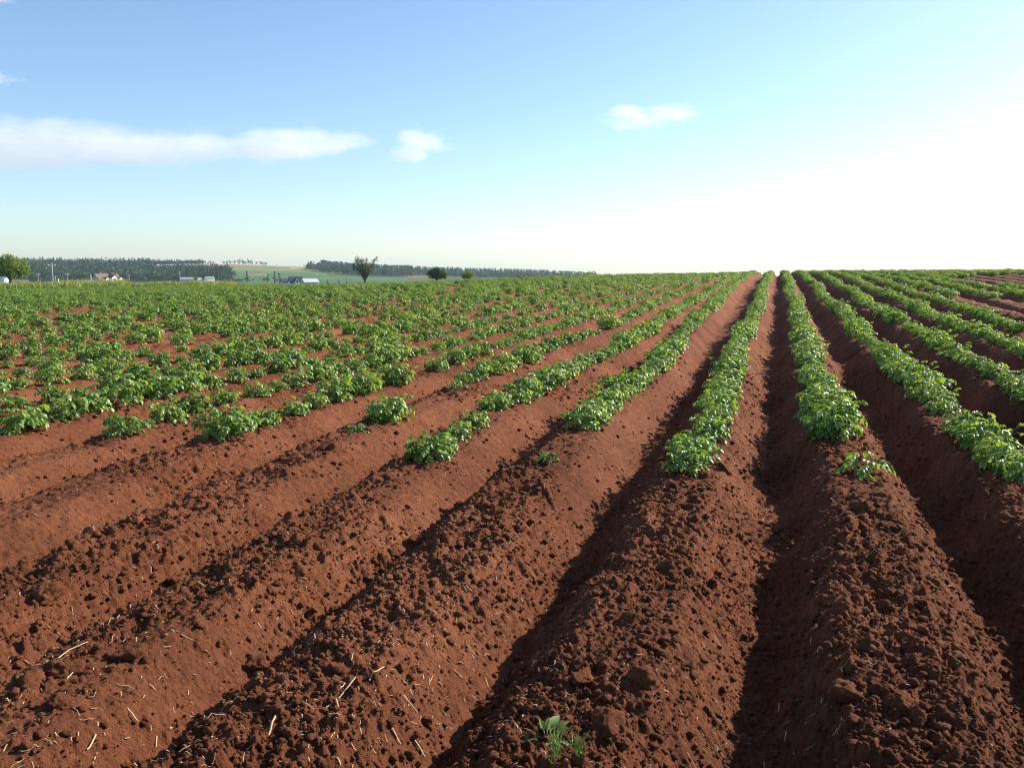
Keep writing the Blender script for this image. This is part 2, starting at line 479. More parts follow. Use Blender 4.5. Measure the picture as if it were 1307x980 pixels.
def plant_at(q, label):
    i, y, sc, kd, kn, u = q
    z = float(field_z(np.array([u]), np.array([y]))[0])
    root = empty("potato_plant", (u, y, z), rp.uniform(0, 6.28), sc)
    tag(root, label, "potato plant", "potato plants at the near end of the rows")
    ms = {'k': kinds, 's': small_kinds, 't': tiny_kind}[kd][kn]
    key = (kd, kn)
    if key not in proto:
        proto[key] = (bpy.data.objects.new("foliage", ms[0]), bpy.data.objects.new("stems", ms[1]))
        fo, st = proto[key]
    else:
        fo, st = proto[key][0].copy(), proto[key][1].copy()
    link(fo, root); link(st, root)
    root.rotation_euler[0] = rp.uniform(-.08, .08); root.rotation_euler[1] = rp.uniform(-.08, .08)
for i, lst in byrow.items():
    lst.sort(key=lambda q: q[1])
    for n, q in enumerate(lst):
        look = {'k': "bushy potato plant" if q[2] > .57 else "low potato plant", 's': "sparse young potato plant", 't': "tiny potato sprout"}[q[3]]
        plant_at(q, "%s, %s from near end of %s" % (look, ordn(n), row_phrase(i)))

def scatter(name, pts, rots, scales, ids, sources):
    """one 'stuff' object: real copies of the source meshes on points (geometry nodes)"""
    me = bpy.data.meshes.new(name); me.from_pydata([tuple(p) for p in pts], [], [])
    at = me.attributes.new("rot", 'FLOAT_VECTOR', 'POINT'); at.data.foreach_set("vector", np.asarray(rots, np.float32).ravel())
    at = me.attributes.new("size", 'FLOAT_VECTOR', 'POINT'); at.data.foreach_set("vector", np.asarray(scales, np.float32).ravel())
    at = me.attributes.new("pick", 'INT', 'POINT'); at.data.foreach_set("value", np.asarray(ids, np.int32))
    o = obj(name, me)
    ng = bpy.data.node_groups.new(name, 'GeometryNodeTree')
    ng.interface.new_socket(name="Geometry", in_out='INPUT', socket_type='NodeSocketGeometry')
    ng.interface.new_socket(name="Geometry", in_out='OUTPUT', socket_type='NodeSocketGeometry')
    N, L = ng.nodes, ng.links
    gi, go = N.new("NodeGroupInput"), N.new("NodeGroupOutput")
    ip = N.new("GeometryNodeInstanceOnPoints"); gg = N.new("GeometryNodeGeometryToInstance")
    for s in reversed(sources):
        ob = N.new("GeometryNodeObjectInfo"); ob.transform_space = 'ORIGINAL'; ob.inputs["Object"].default_value = s
        ob.inputs["As Instance"].default_value = True
        L.new(ob.outputs["Geometry"], gg.inputs[0])
    def attr(nm, dt):
        a = N.new("GeometryNodeInputNamedAttribute"); a.data_type = dt; a.inputs["Name"].default_value = nm; return a.outputs["Attribute"]
    L.new(gi.outputs[0], ip.inputs["Points"]); L.new(gg.outputs[0], ip.inputs["Instance"])
    ip.inputs["Pick Instance"].default_value = True
    L.new(attr("pick", 'INT'), ip.inputs["Instance Index"]); L.new(attr("rot", 'FLOAT_VECTOR'), ip.inputs["Rotation"]); L.new(attr("size", 'FLOAT_VECTOR'), ip.inputs["Scale"])
    L.new(ip.outputs[0], go.inputs[0])
    md = o.modifiers.new("scatter", 'NODES'); md.node_group = ng
    return o

fu = np.array([q[5] for q in far_pl]); fy = np.array([q[1] for q in far_pl])
fz = field_z(fu, fy)
n = len(far_pl)
fs = np.array([q[2] for q in far_pl])
o = scatter("potato_crop", np.stack([fu, fy, fz], 1), np.stack([rng.uniform(-.1, .1, n), rng.uniform(-.1, .1, n), rng.uniform(0, 6.28, n)], 1),
            np.stack([fs, fs, fs * rng.uniform(.9, 1.15, n)], 1), [q[4] for q in far_pl], [proto[('k', k)][0] for k in range(6)])
tag(o, "green potato crop covering the far part of the red field", "crop", kind="stuff")
print("plants", len(near_pl), n)

# ------------------------------------------------------------------ loose clods, crumbs, straw
def clod_mesh(seed, r, flat=.75):
    bm = bmesh.new(); bmesh.ops.create_icosphere(bm, subdivisions=4, radius=1)
    s = Vector((seed * 3.7, seed * 1.3, seed * 2.9))
    from mathutils import noise as mn
    rs = random.Random(seed)
    planes = [Vector((rs.gauss(0, 1), rs.gauss(0, 1), rs.gauss(0, 1))).normalized() for _ in range(7)]
    for v in bm.verts:
        k = 1.0
        for p in planes:
            d = v.co.dot(p)
            if d > .62: k = min(k, .62 / d + .1 * (1 - .62 / d))
        co = v.co * k
        co *= 1 + .26 * mn.noise(co * 1.8 + s) + .17 * mn.noise(co * 4.5 + s) + .11 * mn.noise(co * 10 + s) + .07 * mn.noise(co * 21 + s)
        v.co = Vector((co.x * 1.2, co.y * .95, co.z * flat)) * r
    me = bpy.data.meshes.new("soil_clod"); bm.to_mesh(me); bm.free(); me.materials.append(M["soil"])
    me.polygons.foreach_set("use_smooth", np.ones(len(me.polygons), bool))
    return me
import sys
def unproject(px_, py_, dz=.2):
    dx, dy = (px_ - CX) / F, -(py_ - CY) / F
    f = Vector((dx, math.cos(PITCH) + dy * math.sin(PITCH), -math.sin(PITCH) + dy * math.cos(PITCH)))
    d = Matrix.Rotation(YAW, 3, 'Z') @ f
    t = 1.0
    while t < 60:
        p = d * t
        if p.z + CAM_H <= float(field_z(np.array([p.x]), np.array([p.y]))[0]): break
        t *= 1.004
    return p.x, p.y
# the clods that stand out, with their places read from the soil
for px_, py_, wpx, lab in [
    (326, 850, 42, "angular pale-topped clod at the furrow edge, above the long bent straw"),
    (78, 903, 40, "blocky dark-sided clod near the lower left corner, amid scattered straw"),
    (40, 880, 48, "broad flat clod left of the blocky dark-sided clod"),
    (86, 862, 46, "wide weathered clod behind the blocky dark-sided clod, lower left"),
    (165, 838, 48, "two-humped clod halfway up the left ridge side beside straw"),
    (380, 678, 30, "flat-topped dark clod sticking out of the third ridge left of the centre"),
    (355, 722, 24, "small dark clod just below the flat-topped dark clod"),
    (484, 731, 18, "round clod sitting at the ridge foot below the clod pair"),
    (500, 703, 24, "left clod of the pair lying along the furrow edge"),
    (528, 700, 30, "right clod of the pair lying along the furrow edge"),
    (586, 650, 22, "rounded clod on the furrow edge uphill of the clod pair"),
    (222, 748, 30, "dark pitted clod on the ridge crest at far left of the clod pair"),
    (775, 925, 54, "large rounded clod beside the leafy weed seedling"),
    (815, 872, 52, "large wedge-shaped clod behind the leafy weed seedling"),
    (745, 870, 44, "slanted dark clod directly behind the leafy weed seedling"),
    (875, 850, 44, "long upright clod on the lit flank right of the weed seedling"),
    (800, 715, 30, "low clod on the ridge crest behind the single pale sprout"),
    (920, 602, 26, "small overhanging clod right of the last plant of the central left row"),
    (1085, 890, 56, "big cracked clod on the crest right of the dark central furrow"),
    (1150, 905, 34, "squat clod beside the big cracked clod, right-hand ridge"),
    (60, 760, 40, "low wide clod in the shadowed patch at the left frame edge")]:
    x, y = unproject(px_, py_)
    d = math.hypot(x, y); r_ = .5 * wpx / F * d / 1.1
    z = float(field_z(np.array([x]), np.array([y]), 1)[0])
    c = obj("soil_clod", clod_mesh(int(px_ * 7 + py_), r_, random.uniform(.6, .85)))
    c.location = (x, y, z - r_ * .05); c.rotation_euler = (random.uniform(-.4, .4), random.uniform(-.4, .4), random.uniform(0, 6.28))
    tag(c, lab, "clod", "loose clods of red soil")

# crumbs: far too many to count
nc = 64000
cr = np.exp(rng.uniform(math.log(1.85), math.log(12), nc)); ca_ = rng.uniform(R(-56), R(22), nc)
cx_, cy_ = cr * np.sin(ca_), cr * np.cos(ca_)
keep = field_z(cx_, cy_, 2) * 1.05 > rng.uniform(0, 1.0, nc)
cx_, cy_, cr = cx_[keep], cy_[keep], cr[keep]
from mathutils import noise as mn
base_v = {}
for sub in (1, 2):
    for s in range(8):
        bm = bmesh.new(); bmesh.ops.create_icosphere(bm, subdivisions=sub, radius=1)
        vs = np.array([v.co * (1 + .55 * mn.noise(v.co * 1.3 + Vector((s * 9, 0, 0))) + .3 * mn.noise(v.co * 3 + Vector((s * 9, 3, 0)))) for v in bm.verts])
        base_v[sub, s] = (vs, np.array([[v.index for v in f.verts] for f in bm.faces])); bm.free()
cz_ = field_z(cx_, cy_, 1)
VV, FF, off = [], [], 0
for k in range(len(cx_)):
    s = min(.0033 * (1 / (1 - .93 * rng.random())) ** .62 * (.72 + .085 * cr[k]), .018)
    vs, fs_ = base_v[2 if s > .012 else 1, k % 8]
    a = rng.uniform(0, 6.28); c_, s_ = math.cos(a), math.sin(a)
    v = vs * (np.array([rng.uniform(.7, 1.4), rng.uniform(.7, 1.2), rng.uniform(.55, .95)]) * s)
    v = np.stack([v[:, 0] * c_ - v[:, 1] * s_, v[:, 0] * s_ + v[:, 1] * c_, v[:, 2]], 1) + [cx_[k], cy_[k], cz_[k] + s * .3]
    VV.append(v); FF.append(fs_ + off); off += len(v)
tag(obj("soil_crumbs", np_mesh("soil_crumbs", np.concatenate(VV), np.concatenate(FF), [M["soil"]])),
    "loose crumbs of red soil scattered over the ridges", "soil crumbs", kind="stuff")

def straw_strip(x, y, ln, w, ang, bend, rise, rs):
    """a split flat stalk lying on the soil: a thin folded strip"""
    k = 5; V = []
    for j in range(k):
        t = j / (k - 1) - .5
        a = ang + bend * t
        px_, py_ = x + math.cos(ang) * ln * t - math.sin(ang) * bend * ln * t * t * .6, y + math.sin(ang) * ln * t + math.cos(ang) * bend * ln * t * t * .6
        nx, ny = -math.sin(a) * w * .5, math.cos(a) * w * .5
        V.append((px_, py_, nx, ny, rise * (t + .5) * ln))
    return V
ns = 8500
sr = np.exp(rng.uniform(math.log(1.8), math.log(14), ns)); sa = rng.uniform(R(-58), R(24), ns)
sx, sy = sr * np.sin(sa), sr * np.cos(sa)
kp = (fbm(sx, sy, .6, 3, 77) + .12 > rng.uniform(-.5, .5, ns))
sx, sy = sx[kp], sy[kp]
rows_ = []
for k in range(len(sx)):
    ln = min(.008 / (1 - .95 * rng.random()) ** .6, .07)
    rows_.append(straw_strip(sx[k], sy[k], ln, rng.uniform(.0014, .0042) * (1 + ln * 4), rng.uniform(0, 6.28), rng.normal(0, .25), rng.uniform(0, .18), rng))
def straw_mesh(rows_):
    P = np.array([[v[0], v[1]] for r in rows_ for v in r]); zz = field_z(P[:, 0], P[:, 1], 1)
    V, Fs, q = [], [], 0
    for r in rows_:
        m_ = len(r); zr = zz[q:q + m_]
        zs = np.maximum(zr, np.convolve(np.pad(zr, 1, mode='edge'), [1 / 3] * 3, 'valid')) + .004
        b = len(V)
        for j, v in enumerate(r):
            w_ = abs(v[2]) + abs(v[3])
            V += [(v[0] + v[2], v[1] + v[3], zs[j] + v[4]), (v[0], v[1], zs[j] + v[4] + w_ * .5), (v[0] - v[2], v[1] - v[3], zs[j] + v[4])]
        for j in range(m_ - 1):
            c0 = b + 3 * j
            Fs += [[c0, c0 + 1, c0 + 4, c0 + 3], [c0 + 1, c0 + 2, c0 + 5, c0 + 4], [c0 + 2, c0, c0 + 3, c0 + 5]]
        q += m_
    return np_mesh("straw", V, np.array(Fs), [M["straw"]])
tag(obj("straw_litter", straw_mesh(rows_)), "scraps of pale dry straw littering the red soil", "straw litter", kind="stuff")
for (ax, ay), (bx_, by_), bend, lab in [
    ((412, 903), (456, 878), .25, "long bent straw stalk lying on the shaded ridge side, lower middle left"),
    ((70, 846), (108, 824), -.7, "curved pale stalk in the left corner, bowed like a hook"),
    ((112, 968), (123, 944), .1, "steep pale stalk standing near the bottom left corner"),
    ((343, 938), (352, 923), .1, "short thick straw piece at the foot of the long bent stalk"),
    ((472, 875), (491, 856), .1, "split straw piece right of the long bent straw stalk"),
    ((585, 738), (602, 748), .05, "straight straw piece in the middle of the smooth lit flank")]:
    x1, y1 = unproject(ax, ay); x2, y2 = unproject(bx_, by_)
    ln = math.hypot(x2 - x1, y2 - y1)
    s_ = straw_strip((x1 + x2) / 2, (y1 + y2) / 2, ln, .006, math.atan2(y2 - y1, x2 - x1), bend, .03, rng)
    tag(obj("straw_stalk", straw_mesh([s_])), lab, "straw stalk", "long straw stalks on the soil")

# ------------------------------------------------------------------ the two weeds and the sprout in front
def ground_spot(px_, py_):
    x, y = unproject(px_, py_); return x, y, float(field_z(np.array([x]), np.array([y]), 1)[0])
x, y, z = ground_spot(698, 938)
w = empty("weed_seedling", (x, y, z)); tag(w, "leafy weed seedling with rounded and narrow leaves on the foreground soil", "weed")
rw_ = random.Random(3); S = Soup()
for k, (an, el, ln, wd, t, dr) in enumerate([(R(200), .35, .062, .05, .45, 1.4), (R(165), .2, .05, .03, .35, 1.2), (R(150), 1.15, .055, .018, .8, .3), (R(70), .95, .075, .040, 1.0, 1.2), (R(40), .7, .08, .026, .8, .5),
                                           (R(10), .6, .085, .024, .4, .3), (R(-14), .3, .07, .020, .8, .7), (R(95), 1.2, .05, .02, .8, .5), (R(-70), .3, .04, .018, .7, .9)]):
    d_ = np.array([math.cos(an) * math.cos(el), math.sin(an) * math.cos(el), math.sin(el)])
    p_ = d_ * .035
    leaflet(S, p_, d_, np.array([0.1, -.2, 1.0]), ln, wd, t, dr)
obj("leaves", S.mesh("weed_leaves", M["weed"]), w); w.scale = (.72,) * 3
S = Soup()
for an, el in [(R(188), .5), (R(150), 1.1), (R(60), 1.0), (R(15), .75), (R(-12), .35), (R(100), 1.25)]:
    d_ = np.array([math.cos(an) * math.cos(el), math.sin(an) * math.cos(el), math.sin(el)])
    S.tube([(0, 0, -.02), d_ * .02, d_ * .04], [.004, .003, .002], .5, 5)
obj("stems", S.mesh("weed_stems", M["stem"]), w)
for px_, py_, hh, nb, lab in [(708, 985, .085, 46, "taller feathery green weed at the bottom edge below the leafy seedling"), (738, 990, .06, 34, "shorter feathery green weed beside the taller one at the bottom edge")]:
    x, y, z = ground_spot(px_, py_); S = Soup()
    for k in range(nb):
        an = rw_.uniform(0, 6.28); el = rw_.uniform(.6, 1.45); zb = rw_.uniform(0, hh * .7)
        d_ = np.array([math.cos(an) * math.cos(el), math.sin(an) * math.cos(el), math.sin(el)])
        p_ = np.array([rw_.gauss(0, .006), rw_.gauss(0, .006), zb])
        S.tube([p_, p_ + d_ * .018, p_ + d_ * .036 + np.array([0, 0, .004])], [.0011, .0009, .0003], rw_.uniform(.2, .8), 3)
    S.tube([(0, 0, -.02), (0, 0, hh * .4), (.004, 0, hh * .8)], [.003, .002, .001], .5, 5)
    o = obj("feathery_weed", S.mesh("feathery_weed", M["weed"])); o.location = (x, y, z); tag(o, lab, "weed")
x, y, z = ground_spot(746, 748); S = Soup()
for an, ln in ((.3, .035), (2.5, .03), (4.4, .028)):
    leaflet(S, np.array([0, 0, .012]), np.array([math.cos(an), math.sin(an), .5]), np.array([0, 0, 1.0]), ln, .022, .9, .8)
S.tube([(0, 0, -.02), (0, 0, .012)], [.003, .002], .5, 5)
o = obj("pale_sprout", S.mesh("pale_sprout", M["weed"])); o.location = (x, y, z); tag(o, "tiny pale green sprout alone on the shaded ridge edge", "sprout")

# ------------------------------------------------------------------ grass along the far field edge
S_v, S_f, S_t = [], [], []
ng_ = 12000
gy_ = rng.uniform(44, 118, ng_); gx_ = EDGE_X - .3 - np.abs(rng.normal(0, 3.6, ng_))
gz_ = land_z(gx_, gy_)
clump = fbm(gx_, gy_, .35, 3, 55)
b = 0
for k in range(ng_):
    hh = (.36 + .5 * max(0, clump[k] + .3)) * rng.uniform(.6, 1.35); tn = min(1, max(0, .45 + clump[k] * .9 + rng.normal(0, .2)))
    for j in range(5):
        a = rng.uniform(0, 6.28); l_ = rng.uniform(.1, .5) * hh; w_ = rng.uniform(.012, .03)
        p = np.array([gx_[k] + rng.normal(0, .08), gy_[k] + rng.normal(0, .08), gz_[k] - .03])
        tp = p + [math.cos(a) * l_, math.sin(a) * l_, hh]
        md = p * .5 + tp * .5 + [-math.cos(a) * l_ * .15, -math.sin(a) * l_ * .15, hh * .1]
        sd = np.array([-math.sin(a), math.cos(a), 0]) * w_
        S_v += [p + sd, p - sd, md - sd * .8, md + sd * .8, tp - sd * .1, tp + sd * .1]
        S_f += [[b, b + 1, b + 2, b + 3], [b + 3, b + 2, b + 4, b + 5]]; S_t += [tn] * 6; b += 6
tag(obj("verge_grass", np_mesh("verge_grass", np.array(S_v), np.array(S_f), [M["grass"]], tint=S_t)), "yellow-green rough grass along the far left edge of the field", "grass", kind="stuff")

# ------------------------------------------------------------------ trees
def crown_mesh(seed, m, lobes, nleaf, lsize, name="crown"):
    """lobes: (x,y,z,rx,ry,rz); many small leaf faces gathered in sprays through each lobe"""
    rs = np.random.default_rng(seed); V, T = [], []
    vol = np.array([l[3] * l[4] * l[5] for l in lobes]) ** .67; vol /= vol.sum()
    for l, share in zip(lobes, vol):
        c = np.array(l[:3]); rad = np.array(l[3:6])
        ncl = max(4, int(nleaf * share / 14))
        for q in range(ncl):
            d = rs.normal(size=3); d /= np.linalg.norm(d)
            rr_ = rs.uniform(.45, 1.06) ** .6
            cc = c + d * rad * rr_
            tn = float(np.clip(rs.normal(.45, .2), 0, 1))
            for k in range(14):
                p = cc + rs.normal(size=3) * rad * .16
                n = d * .8 + rs.normal(size=3) * .7; n /= np.linalg.norm(n)
                a = np.cross(n, rs.normal(size=3)); a /= np.linalg.norm(a) + 1e-9; b_ = np.cross(n, a)
                s = lsize * rs.uniform(.6, 1.3)
                V += [p + a * s, p + b_ * s * .6, p - a * s, p - b_ * s * .6]; T += [min(1, max(0, tn + rs.normal(0, .08)))] * 4
    Fq = np.arange(len(V)).reshape(-1, 4)
    return np_mesh(name, np.array(V), Fq, [m], tint=T)

def trunk_mesh(base_r, h, limbs, tips):
    S = Soup()
    S.tube([(0, 0, -.4), (.02, 0, h * .5), (0, .03, h)], [base_r * 1.25, base_r, base_r * .7], .5, 8)
    for t in tips:
        t = np.array(t, float)
        S.tube([np.array([0, 0, h * .75]), np.array([t[0] * .4, t[1] * .4, h + (t[2] - h) * .5]), t], [base_r * .6, base_r * .4, base_r * .12], .5, 6)
    return S.mesh("trunk", M["bark"])

def tree(name, px_, dist, top_py, foot_py, lobes, m, label, nleaf, lsize, base_r, th, tips, cat="tree", seed=1, group=None):
    """lobes are given for a tree of height 1; scaled to reach the height seen"""
    x, y = spot(px_, dist); z = float(land_z(x, y)); h = z_at(top_py, dist) - z_at(foot_py, dist); up = z_at(foot_py, dist) - z
    root = empty(name, (x, y, z), -px_az(px_)); tag(root, label, cat, group)
    lb = [(l[0] * h, l[1] * h, l[2] * h + up, l[3] * h, l[4] * h, l[5] * h) for l in lobes]
    obj("trunk", trunk_mesh(base_r, th * h + up, 0, [(t[0] * h, t[1] * h, t[2] * h + up) for t in tips]), root)
    obj("crown", crown_mesh(seed, m, lb, nleaf, lsize), root)
    return root

tree("leafy_tree", 17, 150, 327, 362, [(-.32, 0, .55, .3, .3, .26), (0, .1, .78, .3, .3, .22), (.28, -.05, .62, .27, .3, .24), (.12, -.15, .5, .3, .3, .25), (-.1, .1, .55, .32, .3, .3), (.42, 0, .45, .18, .2, .18), (-.55, .05, .5, .2, .2, .2), (.1, 0, .38, .28, .25, .15)],
     M["tree_leaf"], "rounded bright green broadleaf tree at the far left edge of the field", 9000, .11, .22, .3, [(-.35, 0, .55), (0, .1, .8), (.3, 0, .6), (.1, -.15, .5)], seed=3)
tree("bare_topped_tree", 467, 125, 328, 361, [(-.30, 0, .70, .17, .2, .22), (-.12, .05, .66, .22, .2, .26), (.04, -.05, .62, .18, .2, .22), (-.12, 0, .46, .24, .2, .2), (.10, 0, .48, .17, .15, .18), (.27, .03, .68, .13, .12, .14), (.36, .03, .80, .11, .1, .12), (.46, .03, .92, .09, .08, .09), (-.27, 0, .90, .10, .1, .12), (.08, 0, .84, .10, .1, .1), (-.1, 0, .86, .09, .1, .1), (.0, 0, .28, .14, .1, .14), (.40, .03, .6, .09, .07, .05), (-.42, 0, .62, .08, .1, .14)],
     M["grey_leaf"], "thin grey-green tree with ragged forked top behind the field edge", 5200, .055, .17, .22, [(-.36, 0, .88), (-.15, .05, .95), (.08, -.05, .88), (.52, .03, 1.0), (.34, .03, .72), (-.26, 0, 1.0), (.14, .1, .7), (-.46, .02, .7), (.48, .03, .62)], seed=7)
tree("dark_bush", 558, 118, 341, 360, [(-.1, 0, .6, .42, .4, .34), (.28, .05, .55, .36, .35, .28), (-.42, .03, .5, .25, .25, .24), (0, 0, .8, .28, .28, .18), (.5, 0, .4, .22, .2, .2), (.05, 0, .35, .4, .3, .2)],
     M["dark_leaf"], "dark spreading bushy tree right of the ragged grey tree", 3800, .08, .14, .2, [(-.2, 0, .6), (.3, 0, .6), (0, 0, .85)], seed=9)
tree("round_bush", 597.5, 122, 345, 359, [(-.15, 0, .6, .42, .4, .32), (.2, .05, .6, .4, .4, .34), (0, 0, .35, .5, .4, .25)],
     M["tree_leaf"], "small rounded green bush right of the dark spreading bushy tree", 1800, .07, .1, .2, [(-.2, 0, .6), (.3, 0, .6)], seed=10)

# trees of the far hill: a few kinds
def hill_tree(seed, conif):
    if conif:
        lobes = [(0, 0, z_, .30 * (1.12 - z_), .30 * (1.12 - z_), .10) for z_ in (.22, .36, .5, .63, .76, .88, .97)]
    else:
        rs = random.Random(seed)
        lobes = [(rs.uniform(-.22, .22), rs.uniform(-.22, .22), rs.uniform(.28, .78), rs.uniform(.22, .32), rs.uniform(.22, .32), rs.uniform(.18, .26)) for _ in range(6)]
    return lobes
def make_hill_tree(name, seed, conif, h, x, y, label, group, cat="tree"):
    z = float(land_z(x, y))
    root = empty(name, (x, y, z), random.uniform(0, 6.28)); tag(root, label, cat, group)
    obj("crown", crown_mesh(seed, M["wood_leaf"], [tuple(v * h for v in l) for l in hill_tree(seed, conif)], 330, h * .045), root)
    S = Soup(); S.tube([(0, 0, -.6), (0, 0, h * .4), (0, 0, h * .75)], [h * .035, h * .025, h * .012], .5, 6)
    obj("trunk", S.mesh("trunk", M["bark"]), root)
    return root
def copy_tree(src, x, y, s, label, group):
    r = src.copy(); C.objects.link(r)
    r.location = (x, y, float(land_z(x, y))); r.scale = (s, s, s * random.uniform(.9, 1.15)); r.rotation_euler = (0, 0, random.uniform(0, 6.28))
    r["label"] = label; r["group"] = group
    for c in src.children:
        k = c.copy(); C.objects.link(k); k.parent = r
    return r
sky_lab = "small dark tree in the spaced line along the crest of the brown hill field"
sky_grp = "trees along the hill crest"
src_trees = []
crest_px = [215, 262, 266, 272, 276, 289, 293, 297, 303, 309, 313, 316.5, 320.5, 323.5, 329.5, 336, 338.5, 341.5]
for k, p_ in enumerate(crest_px):
    x, y = spot(p_, 1120); hh = (5.5 if p_ not in (309, 323.5, 320.5) else 7)
    if k < 3: src_trees.append(make_hill_tree("hill_tree", 40 + k, False, 7, x, y, sky_lab, sky_grp)); src_trees[-1].scale = (.8,) * 3
    else: copy_tree(src_trees[k % 3], x, y, hh / 7 * random.uniform(.85, 1.1), sky_lab, sky_grp)
cl, cg = "small dark tree at the bare end of the hill crest above the pale field", "trees at the end of the hill crest"
for p_, s in ((396, .9), (398.5, .9), (408, .75)):
    x, y = spot(p_, 1130); copy_tree(src_trees[1], x, y, s, cl, cg)
# conifers that stand alone on the slope
con = []
cl2 = {318: "dark pointed conifer standing alone on the green slope of the hill", 352.5: "left spire of the two close dark conifers left of the dark-roofed farmhouse", 358.5: "right spire of the two close dark conifers left of the dark-roofed farmhouse",
       344: "low grey-green conifer between the lone conifer and the two close spires", 419: "small dark conifer right of the white barn", 434: "small dark shrub-like conifer at the foot of the green slope", 444: "low dark conifer next to the thin grey tree, at the foot of the slope"}
for k, (p_, dd, tp) in enumerate([(318, 640, 346.5), (352.5, 560, 346.5), (358.5, 565, 347), (344, 600, 349.5), (419, 500, 356), (434, 520, 357), (444, 520, 357)]):
    x, y = spot(p_, dd); h = z_at(tp, dd) - float(land_z(x, y))
    if k == 0:
        t = make_hill_tree("conifer", 60, True, 8, x, y, cl2[p_], "conifers on the far slope"); con.append(t); t.scale = (h / 8,) * 3
    else:
        copy_tree(con[0], x, y, h / 8, cl2[p_], "conifers on the far slope")
# the far woods
pts, sc_, ids = [], [], []
def wood(p0, p1, r0, r1, n, hmin, hmax, mix=.35):
    for _ in range(n):
        p_ = random.uniform(p0, p1); dd = math.sqrt(random.uniform(r0 * r0, r1 * r1)); x, y = spot(p_, dd)
        pts.append((x, y, float(land_z(x, y)))); h = random.uniform(hmin, hmax); c = random.random() < mix
        if c: sc_.append((h / 8 * .95, h / 8 * .95, h / 8 * 1.15)); ids.append(3)
        else: sc_.append((h / 7 * 1.25, h / 7 * 1.25, h / 7)); ids.append(random.randrange(3))
wood(-220, 196, 665, 1130, 2600, 5.5, 9.0, .3)
wood(194, 262, 1100, 1140, 150, 4.5, 6.5, .2)
wood(194, 296, 660, 880, 560, 5, 8, .4)
wood(240, 300, 640, 760, 130, 5, 8, .7)
wood(395, 425, 930, 1010, 60, 5, 8, .3)
wood(412, 528, 900, 1160, 800, 7.5, 10.5, .5)
wood(524, 760, 1010, 1200, 900, 6, 10, .5)
wood(548, 760, 900, 1000, 300, 6, 9, .4)
wood(300, 345, 640, 655, 22, 2, 3.5, .2)
wood(-220, 300, 520, 600, 70, 2.5, 5, .3)
o = scatter("far_woods", pts, [(0, 0, random.uniform(0, 6.28)) for _ in pts], sc_, ids, [t.children[0] for t in src_trees] + [con[0].children[0]])
tag(o, "dark blue-green woods covering the far hillside", "woods", kind="stuff")

# ------------------------------------------------------------------ buildings in the valley
def mesh_faces(name, V, Fs, m, parent): return obj(name, np_mesh(name, V, Fs, [m]), parent)
def boxm(name, x0, x1, y0, y1, z0_, z1, m, parent):
    V = [(x0, y0, z0_), (x1, y0, z0_), (x1, y1, z0_), (x0, y1, z0_), (x0, y0, z1), (x1, y0, z1), (x1, y1, z1), (x0, y1, z1)]
    return mesh_faces(name, V, [[3, 2, 1, 0], [4, 5, 6, 7], [0, 1, 5, 4], [1, 2, 6, 5], [2, 3, 7, 6], [3, 0, 4, 7]], m, parent)
def gable_body(name, x0, x1, y0, y1, zb, zw, zr, m, parent):
    """walls with two gable ends (ridge along x)"""
    yc = (y0 + y1) / 2
    V = [(x0, y0, zb), (x1, y0, zb), (x1, y1, zb), (x0, y1, zb), (x0, y0, zw), (x1, y0, zw), (x1, y1, zw), (x0, y1, zw), (x0, yc, zr), (x1, yc, zr)]
    return mesh_faces(name, V, [[0, 1, 5, 4], [2, 3, 7, 6], [3, 0, 4, 8, 7], [1, 2, 6, 9, 5], [4, 5, 9, 8], [6, 7, 8, 9], [3, 2, 1, 0]], m, parent)
def gable_roof(name, x0, x1, y0, y1, zw, zr, m, parent, ov=.35, th=.18):
    yc = (y0 + y1) / 2; k = (zr - zw) / (yc - y0)
    V = []
    for x in (x0 - ov, x1 + ov):
        V += [(x, y0 - ov, zw - ov * k + .03), (x, yc, zr + .03), (x, y1 + ov, zw - ov * k + .03), (x, y1 + ov, zw - ov * k + .03 + th), (x, yc, zr + .03 + th), (x, y0 - ov, zw - ov * k + .03 + th)]
    Fs = [[0, 1, 4, 5], [1, 2, 3, 4], [11, 10, 7, 6], [10, 9, 8, 7], [5, 4, 10, 11], [4, 3, 9, 10], [0, 6, 7, 1], [1, 7, 8, 2], [0, 5, 11, 6], [2, 8, 9, 3]]
    return mesh_faces(name, V, Fs, m, parent)
def window(x, y, z, w, h, parent, axis='y'):
    """frame and pane on a wall facing -y (or -x)"""
    if axis == 'y':
        f = boxm("window", x - w / 2, x + w / 2, y - .07, y + .05, z - h / 2, z + h / 2, M["white"], parent)
        boxm("pane", x - w / 2 + .1, x + w / 2 - .1, y - .09, y - .03, z - h / 2 + .1, z + h / 2 - .1, M["glass"], f)
    else:
        f = boxm("window", x - .07, x + .05, y - w / 2, y + w / 2, z - h / 2, z + h / 2, M["white"], parent)
        boxm("pane", x - .09, x - .03, y - w / 2 + .1, y + w / 2 - .1, z - h / 2 + .1, z + h / 2 - .1, M["glass"], f)
def site(name, px_, dist, rz, label, cat, group=None):
    x, y = spot(px_, dist); o = empty(name, (x, y, float(land_z(x, y)) - .1), rz - px_az(px_)); return tag(o, label, cat, group)

